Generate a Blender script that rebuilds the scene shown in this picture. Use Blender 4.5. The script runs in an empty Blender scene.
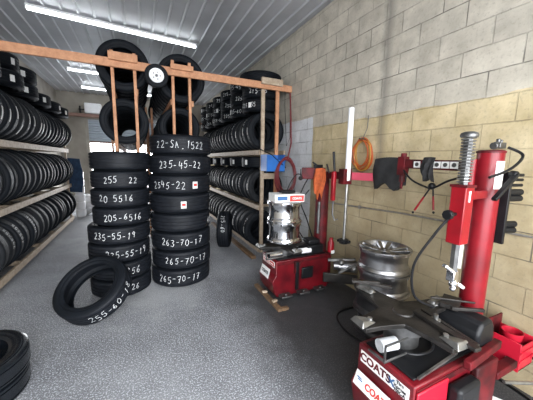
import bpy, math, random
from mathutils import Vector, Matrix
random.seed(7)
S=bpy.context.scene; COL=S.collection
PI=math.pi
def R(d): return math.radians(d)
# ------------------------------------------------------------------ camera
F=268.0; YAW=0.44818; PIT=0.14353; ROLL=R(1.0); CAM=Vector((0,0,1.6))
_f=Vector((math.sin(YAW)*math.cos(PIT),math.cos(YAW)*math.cos(PIT),-math.sin(PIT)))
_r0=Vector((math.cos(YAW),-math.sin(YAW),0)); _u0=_r0.cross(_f)
_r=math.cos(ROLL)*_r0+math.sin(ROLL)*_u0; _u=-math.sin(ROLL)*_r0+math.cos(ROLL)*_u0
cd=bpy.data.cameras.new('camera'); cam=bpy.data.objects.new('camera',cd); COL.objects.link(cam)
cd.sensor_width=36; cd.lens=F/533*36; cd.clip_start=0.05; cd.clip_end=200
M=Matrix((( _r.x,_u.x,-_f.x,CAM.x),(_r.y,_u.y,-_f.y,CAM.y),(_r.z,_u.z,-_f.z,CAM.z),(0,0,0,1)))
cam.matrix_world=M; S.camera=cam
def at(x,y,ax,v):                       # the real point seen at a pixel, on a plane known to hold it
    d=_f+(x-266.5)/F*_r-(y-200)/F*_u
    return CAM+d*((v-CAM[ax])/d[ax])
# ------------------------------------------------------------------ materials
def newmat(name):
    m=bpy.data.materials.new(name); m.use_nodes=True
    nt=m.node_tree; b=nt.nodes['Principled BSDF']; return m,nt,b
def nd(nt,t,**k):
    n=nt.nodes.new(t)
    for a,v in k.items(): setattr(n,a,v)
    return n
def math_n(nt,op,a,b=None,clamp=False):
    n=nd(nt,'ShaderNodeMath',operation=op); n.use_clamp=clamp
    for i,v in enumerate((a,b)):
        if v is None: continue
        if isinstance(v,(int,float)): n.inputs[i].default_value=v
        else: nt.links.new(v,n.inputs[i])
    return n.outputs[0]
def mixc(nt,fac,a,b):
    n=nd(nt,'ShaderNodeMix',data_type='RGBA')
    if isinstance(fac,(int,float)): n.inputs[0].default_value=fac
    else: nt.links.new(fac,n.inputs[0])
    for i,v in ((6,a),(7,b)):
        if isinstance(v,tuple): n.inputs[i].default_value=(*v,1)
        else: nt.links.new(v,n.inputs[i])
    return n.outputs[2]
def noise(nt,vec,scale,detail=3,rough=.5):
    n=nd(nt,'ShaderNodeTexNoise'); n.inputs['Scale'].default_value=scale
    n.inputs['Detail'].default_value=detail; n.inputs['Roughness'].default_value=rough
    nt.links.new(vec,n.inputs['Vector']); return n.outputs['Fac']
def ramp(nt,f,p0,p1,c0=(0,0,0),c1=(1,1,1)):
    n=nd(nt,'ShaderNodeValToRGB'); nt.links.new(f,n.inputs[0])
    e=n.color_ramp.elements; e[0].position=p0; e[1].position=p1; e[0].color=(*c0,1); e[1].color=(*c1,1)
    return n.outputs[0]
def bump(nt,b,h,strength,dist=.01):
    n=nd(nt,'ShaderNodeBump'); n.inputs['Strength'].default_value=strength; n.inputs['Distance'].default_value=dist
    nt.links.new(h,n.inputs['Height']); nt.links.new(n.outputs[0],b.inputs['Normal'])
def simple(name,c,rough=.5,metal=0,var=.25,scale=12,c2=None,bmp=.1,spec=None):
    m,nt,b=newmat(name)
    tc=nd(nt,'ShaderNodeTexCoord').outputs['Object']
    f=noise(nt,tc,scale,4)
    lo=c2 if c2 else tuple(x*(1-var) for x in c)
    col=ramp(nt,f,.35,.65,lo,c)
    nt.links.new(col,b.inputs['Base Color'])
    b.inputs['Roughness'].default_value=rough; b.inputs['Metallic'].default_value=metal
    if spec is not None: b.inputs['Specular IOR Level'].default_value=spec
    if bmp: bump(nt,b,noise(nt,tc,scale*6,2),bmp,.003)
    return m
MT={}
MT['rubber']=simple('rubber',(.0075,.0095,.013),.6,0,.35,9,spec=.14)
MT['tread']=simple('tread_rubber',(.010,.012,.0165),.55,0,.35,20,spec=.22)
MT['gloss_rubber']=simple('gloss_rubber',(.007,.009,.012),.22,0,.3,9,bmp=.02)
MT['rubber_dusty']=simple('dusty_rubber',(.013,.0145,.017),.6,0,.4,7,spec=.16)
MT['chalk']=simple('chalk',(.75,.77,.78),.9,0,.25,60,bmp=0)
MT['paper']=simple('paper',(.8,.8,.78),.7,0,.1,20,bmp=0)
MT['redink']=simple('red_print',(.6,.04,.03),.6,0,.1,20,bmp=0)
MT['blackink']=simple('black_print',(.02,.02,.025),.6,0,.1,20,bmp=0)
MT['blueink']=simple('blue_print',(.03,.12,.3),.6,0,.1,20,bmp=0)
MT['red']=simple('red_enamel',(.31,.006,.014),.3,0,.3,6,c2=(.20,.005,.010),bmp=.03,spec=.35)
MT['darkred']=simple('grimy_red_enamel',(.12,.006,.010),.55,0,.3,8,c2=(.03,.005,.006),bmp=.05,spec=.25)
MT['cabred']=simple('worn_cabinet_enamel',(.15,.005,.010),.35,0,.3,5,c2=(.06,.003,.006),bmp=.03)
MT['colred']=simple('column_enamel',(.25,.006,.014),.34,0,.35,5,c2=(.13,.005,.009),bmp=.03,spec=.4)
MT['pink']=simple('faded_red_enamel',(.62,.08,.13),.4,0,.2,8)
MT['plasticred']=simple('red_plastic',(.44,.010,.028),.35,0,.12,8,bmp=.02)
MT['black']=simple('black_plastic',(.010,.0105,.012),.4,0,.3,10,spec=.25)
MT['grease']=simple('greasy_black_steel',(.035,.031,.028),.42,.35,.5,9,c2=(.008,.0075,.007),bmp=.5)
MT['steel']=simple('worn_steel',(.40,.40,.39),.36,.9,.5,14,bmp=.05)
MT['darksteel']=simple('dark_steel',(.16,.16,.16),.4,.8,.4,14)
MT['chrome']=simple('chrome',(.85,.86,.88),.14,1,.15,5,bmp=.02)
MT['alloy']=simple('brushed_alloy',(.42,.42,.43),.33,1,.35,8,bmp=.08)
MT['blackshadealloy']=simple('black_and_shaded_alloy',(.09,.09,.095),.3,.7,.3,8,bmp=.05)  # black centre caps, and wheels whose colour carries painted shade
MT['whitepipe']=simple('white_paint',(.82,.83,.85),.3,0,.06,8,bmp=0)
MT['orangehose']=simple('orange_hose',(.50,.10,.02),.45,0,.2,8,bmp=0)
MT['yellowhose']=simple('yellow_hose',(.50,.26,.05),.45,0,.2,8,bmp=0)
MT['redhose']=simple('red_hose',(.18,.018,.022),.45,0,.2,8,bmp=0)
MT['orangerag']=simple('orange_cloth',(.45,.09,.022),.9,0,.4,25,bmp=.3)
MT['blackrag']=simple('black_cloth',(.02,.02,.021),.9,0,.4,25,bmp=.3)
MT['blue']=simple('blue_plastic',(.03,.17,.55),.4,0,.15,8,bmp=0)
MT['bluecloth']=simple('blue_cloth',(.02,.05,.11),.85,0,.4,15,bmp=.3)
MT['whitecloth']=simple('white_sack',(.6,.6,.6),.85,0,.3,9,bmp=.3)
MT['whitedirty']=simple('scuffed_white',(.62,.64,.66),.45,0,.3,14)
MT['galv']=simple('galvanised_pipe',(.38,.36,.32),.45,.6,.3,20)
def wood(name,c,c2):
    m,nt,b=newmat(name)
    tc=nd(nt,'ShaderNodeTexCoord').outputs['Object']
    mp=nd(nt,'ShaderNodeMapping'); mp.inputs['Scale'].default_value=(7,7,7); nt.links.new(tc,mp.inputs[0])
    f=noise(nt,mp.outputs[0],2.2,6,.65)
    g=noise(nt,tc,45,2)
    f=math_n(nt,'ADD',math_n(nt,'MULTIPLY',f,.75),math_n(nt,'MULTIPLY',g,.25))
    nt.links.new(ramp(nt,f,.35,.65,c2,c),b.inputs['Base Color']); b.inputs['Roughness'].default_value=.65
    bump(nt,b,f,.2,.004); return m
MT['wood']=wood('pine_timber',(.60,.31,.17),(.42,.19,.095))
MT['palewood']=wood('weathered_timber',(.52,.42,.31),(.30,.22,.15))
MT['crate']=wood('dirty_plank',(.24,.14,.07),(.08,.05,.03))
def em(name,c,s):
    m,nt,b=newmat(name); b.inputs['Base Color'].default_value=(*c,1)
    b.inputs['Emission Color'].default_value=(*c,1); b.inputs['Emission Strength'].default_value=s; return m
MT['led']=em('lit_tube',(.93,.97,1.0),16)
# floor
def floor_mat():
    m,nt,b=newmat('speckled_floor'); tc=nd(nt,'ShaderNodeTexCoord').outputs['Object']
    big=noise(nt,tc,.9,4,.55); mid=noise(nt,tc,5,4,.6); sp=noise(nt,tc,85,3,.8); sp2=noise(nt,tc,30,2,.6)
    base=ramp(nt,big,.35,.68,(.13,.133,.145),(.29,.30,.32))
    base=mixc(nt,math_n(nt,'MULTIPLY',ramp(nt,mid,.42,.62),.35),base,(.15,.155,.165))
    spk=math_n(nt,'MULTIPLY',ramp(nt,sp,.53,.60),.85)
    base=mixc(nt,spk,base,(.72,.75,.80))
    base=mixc(nt,math_n(nt,'MULTIPLY',ramp(nt,sp2,.5,.36),.0),base,(.04,.04,.045))
    # oily ground around the machines
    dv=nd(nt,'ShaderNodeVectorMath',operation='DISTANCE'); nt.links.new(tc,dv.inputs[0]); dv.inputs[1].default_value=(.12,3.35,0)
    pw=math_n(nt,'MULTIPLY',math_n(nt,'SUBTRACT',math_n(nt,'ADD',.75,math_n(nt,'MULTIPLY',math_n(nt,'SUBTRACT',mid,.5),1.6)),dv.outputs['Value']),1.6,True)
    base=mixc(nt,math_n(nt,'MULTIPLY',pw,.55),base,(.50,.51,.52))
    sx=nd(nt,'ShaderNodeSeparateXYZ'); nt.links.new(tc,sx.inputs[0])
    g=math_n(nt,'SUBTRACT',sx.outputs[0],math_n(nt,'MULTIPLY',mid,.5))
    g=math_n(nt,'MULTIPLY',math_n(nt,'SUBTRACT',g,.42),1.9,True)
    yl=math_n(nt,'SUBTRACT',1.0,math_n(nt,'MULTIPLY',math_n(nt,'SUBTRACT',sx.outputs[1],2.9,),1.4,True),True)
    g=math_n(nt,'MULTIPLY',math_n(nt,'MULTIPLY',g,yl),.90)
    base=mixc(nt,g,base,(.022,.021,.022))
    nt.links.new(base,b.inputs['Base Color'])
    nt.links.new(ramp(nt,mid,.3,.7,(.5,.5,.5),(.72,.72,.72)),b.inputs['Roughness'])
    bump(nt,b,sp,.25,.004); return m
def wall_block(name,axis):
    m,nt,b=newmat(name); tc=nd(nt,'ShaderNodeTexCoord').outputs['Object']
    sx=nd(nt,'ShaderNodeSeparateXYZ'); nt.links.new(tc,sx.inputs[0])
    Y=sx.outputs[1]; Z=sx.outputs[2]
    wob=noise(nt,tc,6,2)
    cx=nd(nt,'ShaderNodeCombineXYZ')
    nt.links.new(math_n(nt,'ADD',Y,4.19),cx.inputs[0])
    nt.links.new(math_n(nt,'ADD',math_n(nt,'ADD',Z,-2.11+.194*20),math_n(nt,'MULTIPLY',wob,.008)),cx.inputs[1])
    br=nd(nt,'ShaderNodeTexBrick'); nt.links.new(cx.outputs[0],br.inputs['Vector'])
    br.inputs['Scale'].default_value=1; br.inputs['Brick Width'].default_value=.4; br.inputs['Row Height'].default_value=.194
    br.inputs['Mortar Size'].default_value=.0045; br.inputs['Mortar Smooth'].default_value=.35
    br.inputs['Color1'].default_value=(.86,.86,.86,1); br.inputs['Color2'].default_value=(1.0,1.0,1.0,1); br.inputs['Mortar'].default_value=(.80,.80,.80,1)
    grime=noise(nt,tc,1.3,6,.65); fine=noise(nt,tc,38,3,.6); mid=noise(nt,tc,5,5,.6)
    grey=ramp(nt,mid,.3,.68,(.46,.42,.345),(.66,.61,.51))
    yel=ramp(nt,mid,.3,.68,(.47,.375,.205),(.72,.60,.375))
    wht=ramp(nt,mid,.3,.7,(.66,.68,.70),(.80,.82,.84))
    # painted zones
    wz=math_n(nt,'MULTIPLY',math_n(nt,'SUBTRACT',wob,.5),.05)
    zlow=math_n(nt,'LESS_THAN',math_n(nt,'ADD',Z,wz),2.115)
    c=mixc(nt,zlow,grey,yel)
    # old dirt down the wall (a coat of grime on the lower courses)
    dl=math_n(nt,'MULTIPLY',math_n(nt,'SUBTRACT',2.0,math_n(nt,'ADD',Z,math_n(nt,'MULTIPLY',math_n(nt,'SUBTRACT',grime,.5),2.6))),.75,True)
    c=mixc(nt,math_n(nt,'MULTIPLY',dl,.62),c,(.20,.155,.095))
    pw=math_n(nt,'MULTIPLY',math_n(nt,'GREATER_THAN',math_n(nt,'ADD',Y,wz),3.46),math_n(nt,'LESS_THAN',math_n(nt,'ADD',Z,wz),2.27))
    pw=math_n(nt,'MULTIPLY',pw,math_n(nt,'LESS_THAN',Y,5.2))
    c=mixc(nt,pw,c,wht)
    # vertical damp streak
    d=math_n(nt,'ABSOLUTE',math_n(nt,'SUBTRACT',math_n(nt,'ADD',Y,math_n(nt,'MULTIPLY',math_n(nt,'SUBTRACT',mid,.5),.10)),2.17))
    st=math_n(nt,'SUBTRACT',1.0,math_n(nt,'MULTIPLY',d,11.0),True)
    st=math_n(nt,'MULTIPLY',math_n(nt,'MULTIPLY',st,math_n(nt,'GREATER_THAN',Z,1.6)),.55)
    c=mixc(nt,st,c,(.10,.095,.085))
    sm=math_n(nt,'MULTIPLY',ramp(nt,grime,.5,.68),.30)
    c=mixc(nt,sm,c,(.17,.155,.13))
    c=mixc(nt,math_n(nt,'MULTIPLY',ramp(nt,fine,.55,.68),.25),c,(.17,.15,.12))
    mx=nd(nt,'ShaderNodeMix',data_type='RGBA',blend_type='MULTIPLY'); mx.inputs[0].default_value=1
    nt.links.new(c,mx.inputs[6]); nt.links.new(br.outputs['Color'],mx.inputs[7])
    # blackened joints here and there
    jn=math_n(nt,'MULTIPLY',br.outputs['Fac'],math_n(nt,'MULTIPLY',ramp(nt,noise(nt,tc,3.4,3),.5,.62),.75))
    c=mixc(nt,jn,mx.outputs[2],(.10,.09,.075))
    nt.links.new(c,b.inputs['Base Color']); b.inputs['Roughness'].default_value=.8
    h=math_n(nt,'SUBTRACT',math_n(nt,'MULTIPLY',fine,.25),br.outputs['Fac'])
    bump(nt,b,h,.9,.010); return m
MT['floor']=floor_mat(); MT['block']=wall_block('painted_block',1)
MT['plaster']=simple('dusty_plaster',(.44,.41,.36),.85,0,.3,2.2,bmp=.2)
MT['backwall']=simple('stained_block',(.40,.37,.32),.85,0,.35,1.6,bmp=.2)
MT['ceilmetal']=simple('painted_metal_sheet',(.54,.555,.58),.5,.05,.22,1.5,bmp=.02)
MT['shutter']=simple('shutter_metal',(.40,.46,.52),.45,.2,.15,3,bmp=0)
MT['beamred']=simple('rusty_beam',(.33,.20,.16),.7,0,.3,4)
MT['asphalt']=simple('yard',(.5,.5,.5),.8,0,.1,4)
# ------------------------------------------------------------------ mesh builder
def frame(n):
    n=Vector(n).normalized(); a=Vector((0,0,1)) if abs(n.z)<.9 else Vector((1,0,0))
    u=a.cross(n).normalized(); return u,n.cross(u),n
class MB:
    def __init__(s): s.v=[]; s.f=[]
    def add(s,vs,fs):
        o=len(s.v); s.v+= [Vector(p) for p in vs]; s.f+=[tuple(i+o for i in f) for f in fs]; return s
    def box(s,c,d,rz=0,rx=0,ry=0):
        m=Matrix.Rotation(rz,3,'Z')@Matrix.Rotation(rx,3,'X')@Matrix.Rotation(ry,3,'Y'); c=Vector(c)
        vs=[c+m@Vector((sx*d[0]/2,sy*d[1]/2,sz*d[2]/2)) for sx in(-1,1) for sy in(-1,1) for sz in(-1,1)]
        return s.add(vs,[(0,1,3,2),(4,6,7,5),(0,4,5,1),(2,3,7,6),(0,2,6,4),(1,5,7,3)])
    def bb(s,x0,x1,y0,y1,z0,z1): return s.box(((x0+x1)/2,(y0+y1)/2,(z0+z1)/2),(x1-x0,y1-y0,z1-z0))
    def bar(s,p,q,w,h):
        p=Vector(p);q=Vector(q);u,v,n=frame(q-p); vs=[]
        for e in(p,q):
            for a,b in((-1,-1),(1,-1),(1,1),(-1,1)): vs.append(e+u*a*w/2+v*b*h/2)
        return s.add(vs,[(0,3,2,1),(4,5,6,7),(0,1,5,4),(1,2,6,5),(2,3,7,6),(3,0,4,7)])
    def cyl(s,p,q,r,r2=None,n=20): return s.rings([(p,r),(q,r if r2 is None else r2)],n)
    def rings(s,pr,n=20):
        p0=Vector(pr[0][0]); q0=Vector(pr[-1][0]); u,v,_=frame(q0-p0); vs=[];fs=[]
        for p,r in pr:
            for i in range(n):
                a=2*PI*i/n; vs.append(Vector(p)+(u*math.cos(a)+v*math.sin(a))*max(r,1e-4))
        k=len(pr)
        for j in range(k-1):
            for i in range(n): fs.append((j*n+i,j*n+(i+1)%n,(j+1)*n+(i+1)%n,(j+1)*n+i))
        fs.append(tuple(reversed(range(n)))); fs.append(tuple((k-1)*n+i for i in range(n)))
        return s.add(vs,fs)
    def tube(s,pts,r,n=8,closed=False):
        pts=[Vector(p) for p in pts]; k=len(pts); vs=[];fs=[]; pu=None
        for j,p in enumerate(pts):
            t=(pts[(j+1)%k]-pts[j-1]) if closed else pts[min(j+1,k-1)]-pts[max(j-1,0)]
            t.normalize()
            if pu is None: u,v,_=frame(t)
            else:
                u=(pu-t*pu.dot(t)).normalized(); v=t.cross(u)
            pu=u
            for i in range(n):
                a=2*PI*i/n; vs.append(p+(u*math.cos(a)+v*math.sin(a))*r)
        for j in range(k if closed else k-1):
            for i in range(n): fs.append((j*n+i,j*n+(i+1)%n,((j+1)%k)*n+(i+1)%n,((j+1)%k)*n+i))
        if not closed: fs.append(tuple(reversed(range(n)))); fs.append(tuple((k-1)*n+i for i in range(n)))
        return s.add(vs,fs)
    def lathe(s,prof,n=48,closed=True,c=(0,0,0)):      # prof: (radius, z) round local Z
        vs=[];fs=[];k=len(prof); c=Vector(c)
        for i in range(n):
            a=2*PI*i/n
            for r,z in prof: vs.append(c+Vector((r*math.cos(a),r*math.sin(a),z)))
        for i in range(n):
            for j in range(k if closed else k-1):
                fs.append((i*k+j,((i+1)%n)*k+j,((i+1)%n)*k+(j+1)%k,i*k+(j+1)%k))
        return s.add(vs,fs)
    def prism(s,poly,d0,d1,axis=2):                    # polygon extruded along an axis
        def P(a,b,d): return (a,b,d) if axis==2 else ((a,d,b) if axis==1 else (d,a,b))
        n=len(poly); vs=[P(a,b,d0) for a,b in poly]+[P(a,b,d1) for a,b in poly]
        fs=[tuple(reversed(range(n))),tuple(range(n,2*n))]+[(i,(i+1)%n,n+(i+1)%n,n+i) for i in range(n)]
        return s.add(vs,fs)
    def ball(s,c,r,n=12,sq=(1,1,1)):
        c=Vector(c); vs=[];fs=[]; m=n//2
        for j in range(m+1):
            t=PI*j/m
            for i in range(n):
                a=2*PI*i/n; vs.append(c+Vector((r*sq[0]*math.sin(t)*math.cos(a),r*sq[1]*math.sin(t)*math.sin(a),r*sq[2]*math.cos(t))))
        for j in range(m):
            for i in range(n): fs.append((j*n+i,(j+1)*n+i,(j+1)*n+(i+1)%n,j*n+(i+1)%n))
        return s.add(vs,fs)
    def build(s,name,mat,parent=None,org=(0,0,0),bevel=0,smooth=40,label=None,fix=True):
        o=Vector(org); me=bpy.data.meshes.new(name)
        me.from_pydata([tuple(v-o) for v in s.v],[],s.f); me.validate(); me.update()
        if fix:
            import bmesh
            bm=bmesh.new(); bm.from_mesh(me); bmesh.ops.remove_doubles(bm,verts=bm.verts,dist=1e-6)
            bmesh.ops.recalc_face_normals(bm,faces=bm.faces); bm.to_mesh(me); bm.free()
        me.materials.append(MT[mat] if isinstance(mat,str) else mat)
        if smooth:
            me.shade_smooth(); me.set_sharp_from_angle(angle=R(smooth))
        ob=bpy.data.objects.new(name,me); COL.objects.link(ob)
        if parent is not None: ob.parent=parent
        else: ob.location=o
        if bevel:
            b=ob.modifiers.new('bevel','BEVEL'); b.width=bevel; b.segments=2; b.limit_method='ANGLE'
        if label: ob['label']=label
        return ob
def tag(o,label=None,cat=None,group=None,kind=None):
    if label: o['label']=label
    if cat: o['category']=cat
    if group: o['group']=group
    if kind: o['kind']=kind
    return o
def empty(name,loc,label,cat,group=None):
    o=bpy.data.objects.new(name,None); COL.objects.link(o); o.location=loc; o.empty_display_size=.1
    return tag(o,label,cat,group)
def struct(o): o['kind']='structure'; return o
def dup(root,first=False):
    c=root.copy(); COL.objects.link(c)
    for ch in root.children:
        d=ch.copy(); COL.objects.link(d); d.parent=c
        for g in ch.children:
            e=g.copy(); COL.objects.link(e); e.parent=d
    return c
# ------------------------------------------------------------------ writing
GL={'0':[[(.5,0),(.1,.25),(.1,.75),(.5,1),(.9,.75),(.9,.25),(.5,0)]],'1':[[(.35,.8),(.6,1),(.5,0)]],
'2':[[(.1,.8),(.4,1),(.8,.85),(.75,.55),(.1,0),(.95,.05)]],'3':[[(.1,.9),(.6,1),(.85,.8),(.4,.55),(.9,.3),(.6,0),(.05,.1)]],
'4':[[(.3,1),(.1,.4),(.95,.45)],[(.75,.8),(.65,0)]],'5':[[(.9,1),(.25,.95),(.15,.55),(.7,.6),(.85,.25),(.5,0),(.05,.1)]],
'6':[[(.75,1),(.2,.6),(.1,.2),(.5,0),(.85,.25),(.55,.5),(.15,.3)]],'7':[[(.05,.95),(.95,1),(.4,0)],[(.3,.5),(.8,.52)]],
'8':[[(.5,.5),(.15,.8),(.5,1),(.85,.8),(.5,.5),(.1,.2),(.5,0),(.9,.2),(.5,.5)]],'9':[[(.85,.7),(.5,.5),(.15,.75),(.5,1),(.85,.8),(.7,0)]],
'-':[[(.15,.5),(.85,.53)]],'.':[[(.35,.02),(.5,.1),(.6,.02)]],'S':[[(.85,.9),(.4,1),(.15,.75),(.8,.35),(.6,.02),(.1,.1)]],
'A':[[(.05,0),(.5,1),(.9,0)],[(.2,.4),(.8,.42)]],' ':[]}
def chalk(parent,text,Rr,a0,zc,h=.085,adv=.062,w=.009,seed=0,label=None):
    rnd=random.Random(seed); mb=MB(); x=-adv*len(text)/2
    for ch in text:
        sl=rnd.uniform(-.1,.25); dy=rnd.uniform(-.012,.012); sc=rnd.uniform(.85,1.08)
        for st in GL[ch]:
            pts=[]
            for i in range(len(st)-1):
                (a,b),(c,d)=st[i],st[i+1]; k=4
                for q in range(k): pts.append((a+(c-a)*q/k,b+(d-b)*q/k))
            pts.append(st[-1]); vs=[];fs=[]
            for i,(a,b) in enumerate(pts):
                p=pts[min(i+1,len(pts)-1)]; q=pts[max(i-1,0)]; tx,ty=p[0]-q[0],p[1]-q[1]; L=math.hypot(tx,ty) or 1
                nx,ny=-ty/L,tx/L; ww=w*rnd.uniform(.55,1.1)
                for sgn in(-1,1):
                    uu=x+(a+sl*b)*adv*.75*sc+nx*ww/2*sgn; vv=(b-.5)*h*sc+dy+ny*ww/2*sgn
                    th=a0+uu/Rr; vs.append((Rr*math.cos(th),Rr*math.sin(th),zc+vv))
            n=len(pts); fs=[(2*i,2*i+1,2*i+3,2*i+2) for i in range(n-1)]
            mb.add(vs,fs)
        x+=adv*rnd.uniform(.92,1.08)
    return mb.build('chalk_writing','chalk',parent,fix=False,smooth=0,label=label)
def patch(Rr,a0,a1,z0,z1,n=8,th=.001):
    mb=MB(); vs=[];fs=[]
    for i in range(n+1):
        a=a0+(a1-a0)*i/n
        for r in(Rr,Rr+th):
            for z in(z0,z1): vs.append((r*math.cos(a),r*math.sin(a),z))
    for i in range(n):
        o=4*i; fs+=[(o+2,o+3,o+7,o+6),(o,o+4,o+5,o+1),(o+1,o+5,o+7,o+3),(o,o+2,o+6,o+4)]
    fs+=[(0,1,3,2),(4*n,4*n+2,4*n+3,4*n+1)]
    return mb.add(vs,fs)
def text_mesh(txt,size,mat,parent,mtx,name='lettering',ext=.0008):
    cu=bpy.data.curves.new('t','FONT'); cu.body=txt; cu.size=size; cu.align_x='CENTER'; cu.align_y='CENTER'; cu.extrude=ext; cu.offset=size*.03
    to=bpy.data.objects.new('t',cu); COL.objects.link(to)
    me=bpy.data.meshes.new_from_object(to.evaluated_get(bpy.context.evaluated_depsgraph_get())); bpy.data.objects.remove(to)
    me.name=name; me.transform(mtx); me.materials.clear(); me.materials.append(MT[mat])
    ob=bpy.data.objects.new(name,me); COL.objects.link(ob)
    if parent: ob.parent=parent
    return ob
# ------------------------------------------------------------------ tyres
def side_prof(Ro,ri,w,sg):
    m=(Ro+ri)/2
    P=[(Ro-.010,.415*w),(Ro-.022,.452*w),(Ro-.035,.470*w),(Ro-.042,.462*w),(m+.018,.492*w),(m+.012,.5*w),(m-.004,.5*w),(m-.010,.488*w),
       (ri+.034,.455*w),(ri+.028,.462*w),(ri+.020,.455*w),(ri+.008,.42*w),(ri,.385*w),(ri+.002,.36*w),
       (ri+.022,.36*w),(m,.445*w),(Ro-.045,.425*w),(Ro-.028,.39*w),(Ro-.020,.34*w)]
    return [(r,sg*z) for r,z in P]
def tread_prof(Ro,w,ng=4):
    P=[(Ro-.010,-.415*w),(Ro-.003,-.385*w)]; 
    for i in range(ng):
        z=(-.27+.54*i/(ng-1))*w; g=.022*w
        P+=[(Ro,z-g-.001),(Ro-.009,z-g),(Ro-.009,z+g),(Ro,z+g+.001)]
    P+=[(Ro-.003,.385*w),(Ro-.010,.415*w),(Ro-.020,.34*w),(Ro-.020,-.34*w)]
    return P
def whole_tyre(name,Ro,ri,w,mat,n=56,ng=4):
    a=side_prof(Ro,ri,w,-1); b=side_prof(Ro,ri,w,1); t=tread_prof(Ro,w,ng)[:-2]
    # closed loop: outer side low -> bead -> inside up ... built as side+tread+side+lining
    P=list(reversed(a[:13]))[:-1]+t+b[1:13]+[b[13],b[14],b[15],b[16],b[17],b[18]]+[a[18],a[17],a[16],a[15],a[14],a[13]]
    mb=MB().lathe(P,n); return mb
MESH={}
def tyre_single(Ro,ri,w,mat,lo=False):
    k=('s',Ro,ri,w,mat,lo)
    if k not in MESH:
        o=whole_tyre('tyre',Ro,ri,w,mat,44 if lo else 56).build('tyre',mat); MESH[k]=o.data; bpy.data.objects.remove(o)
    o=bpy.data.objects.new('tyre',MESH[k]); COL.objects.link(o); return o
def tyre_parts(loc,label,group,Ro,ri,w,sm='rubber',tm='tread',rot=None,ng=4):
    r=empty('tyre',loc,label,'tyre',group)
    k=('p',Ro,ri,w,sm,tm,ng)
    if k not in MESH:
        a=MB().lathe(tread_prof(Ro,w,ng),72).build('tread',tm); b=MB().lathe(side_prof(Ro,ri,w,1),72).build('sidewall',sm); c=MB().lathe(side_prof(Ro,ri,w,-1),72).build('sidewall',sm)
        MESH[k]=(a.data,b.data,c.data)
        for o in(a,b,c): bpy.data.objects.remove(o)
    for nm,me in zip(('tread','sidewall','sidewall'),MESH[k]):
        o=bpy.data.objects.new(nm,me); COL.objects.link(o); o.parent=r
    if rot: r.rotation_euler=rot
    return r
ORD=['first','second','third','fourth','fifth','sixth','seventh','eighth','ninth','tenth','eleventh','twelfth','thirteenth','fourteenth','fifteenth','sixteenth','seventeenth','eighteenth','nineteenth','twentieth','twenty-first','twenty-second','twenty-third']
# ------------------------------------------------------------------ room
YB=10.8; XW=2.42; XL=-2.2; ZC=3.70; YF=-1.3
struct(MB().bb(-8,8,-9,18,-.2,0).build('floor','floor',smooth=0))
struct(MB().bb(XW,XW+.2,YF,YB+.2,0,ZC+.1).build('wall_right','block',smooth=0))
struct(MB().bb(XL-.2,XL,YF,YB+.2,0,ZC+.1).build('wall_left','plaster',smooth=0))
# far wall with the roller door opening
DX0,DX1,DZ=-1.40,1.3,2.85
mb=MB().bb(XL,DX0,YB,YB+.2,0,ZC).bb(DX1,XW,YB,YB+.2,0,ZC).bb(DX0,DX1,YB,YB+.2,DZ,ZC)
struct(mb.build('wall_back','backwall',smooth=0))
# ribbed ceiling
prof=[]; x=-2.45
while x<2.65:
    prof+=[(x,ZC),(x+.155,ZC),(x+.168,ZC-.024),(x+.187,ZC-.024),(x+.20,ZC)]; x+=.20
prof=prof+[(prof[-1][0],ZC+.05),(prof[0][0],ZC+.05)]
struct(MB().prism(prof,YF,YB+.2,1).build('ceiling','ceilmetal',smooth=0))
# front wall round the opening behind the camera
mb=MB().bb(XL-.2,-1.9,YF-.2,YF,0,ZC).bb(2.2,XW+.2,YF-.2,YF,0,ZC).bb(-1.9,2.2,YF-.2,YF,3.3,ZC)
struct(mb.build('wall_front','plaster',smooth=0))
struct(MB().bb(XL,DX0+.1,YB-.16,YB,2.93,3.03).bb(DX0+.1,XW,YB-.16,YB,2.93,3.03).build('trim_1','beamred',bevel=.01))
mb=MB().bb(DX0-.09,DX0,YB-.06,YB,0,DZ)
struct(mb.build('trim_2','plaster'))
# roller door, pulled half way up
d=empty('door_1',(0,YB-.03,2.2),None,None); struct(d)
mb=MB(); z=2.16
pl=[]
i=0
while z<2.85:
    mb.prism([(YB+.0,z),(YB-.02,z+.02),(YB-.02,z+.06),(YB,z+.08),(YB+.012,z+.08),(YB+.012,z)],DX0,DX1,0); z+=.08
mb.build('shutter_slats','shutter',d,(0,YB-.03,2.2),smooth=0)
MB().bb(DX0,DX1,YB-.03,YB+.02,2.11,2.16).build('bottom_rail','beamred',d,(0,YB-.03,2.2))
t=empty('door_motor_box',(-1.25,YB-.12,3.05),'white boxed door operator high on the far wall above the roller door','door operator')
MB().bb(-1.45,-.98,YB-.25,YB-.002,3.04,3.36).build('housing','whitepipe',t,(-1.25,YB-.12,3.05),bevel=.03)
MB().bb(-1.62,-1.45,YB-.14,YB-.09,3.14,3.17).bb(-1.60,-1.56,YB-.15,YB-.08,3.05,3.26).build('bracket','black',t,(-1.25,YB-.12,3.05))
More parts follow.
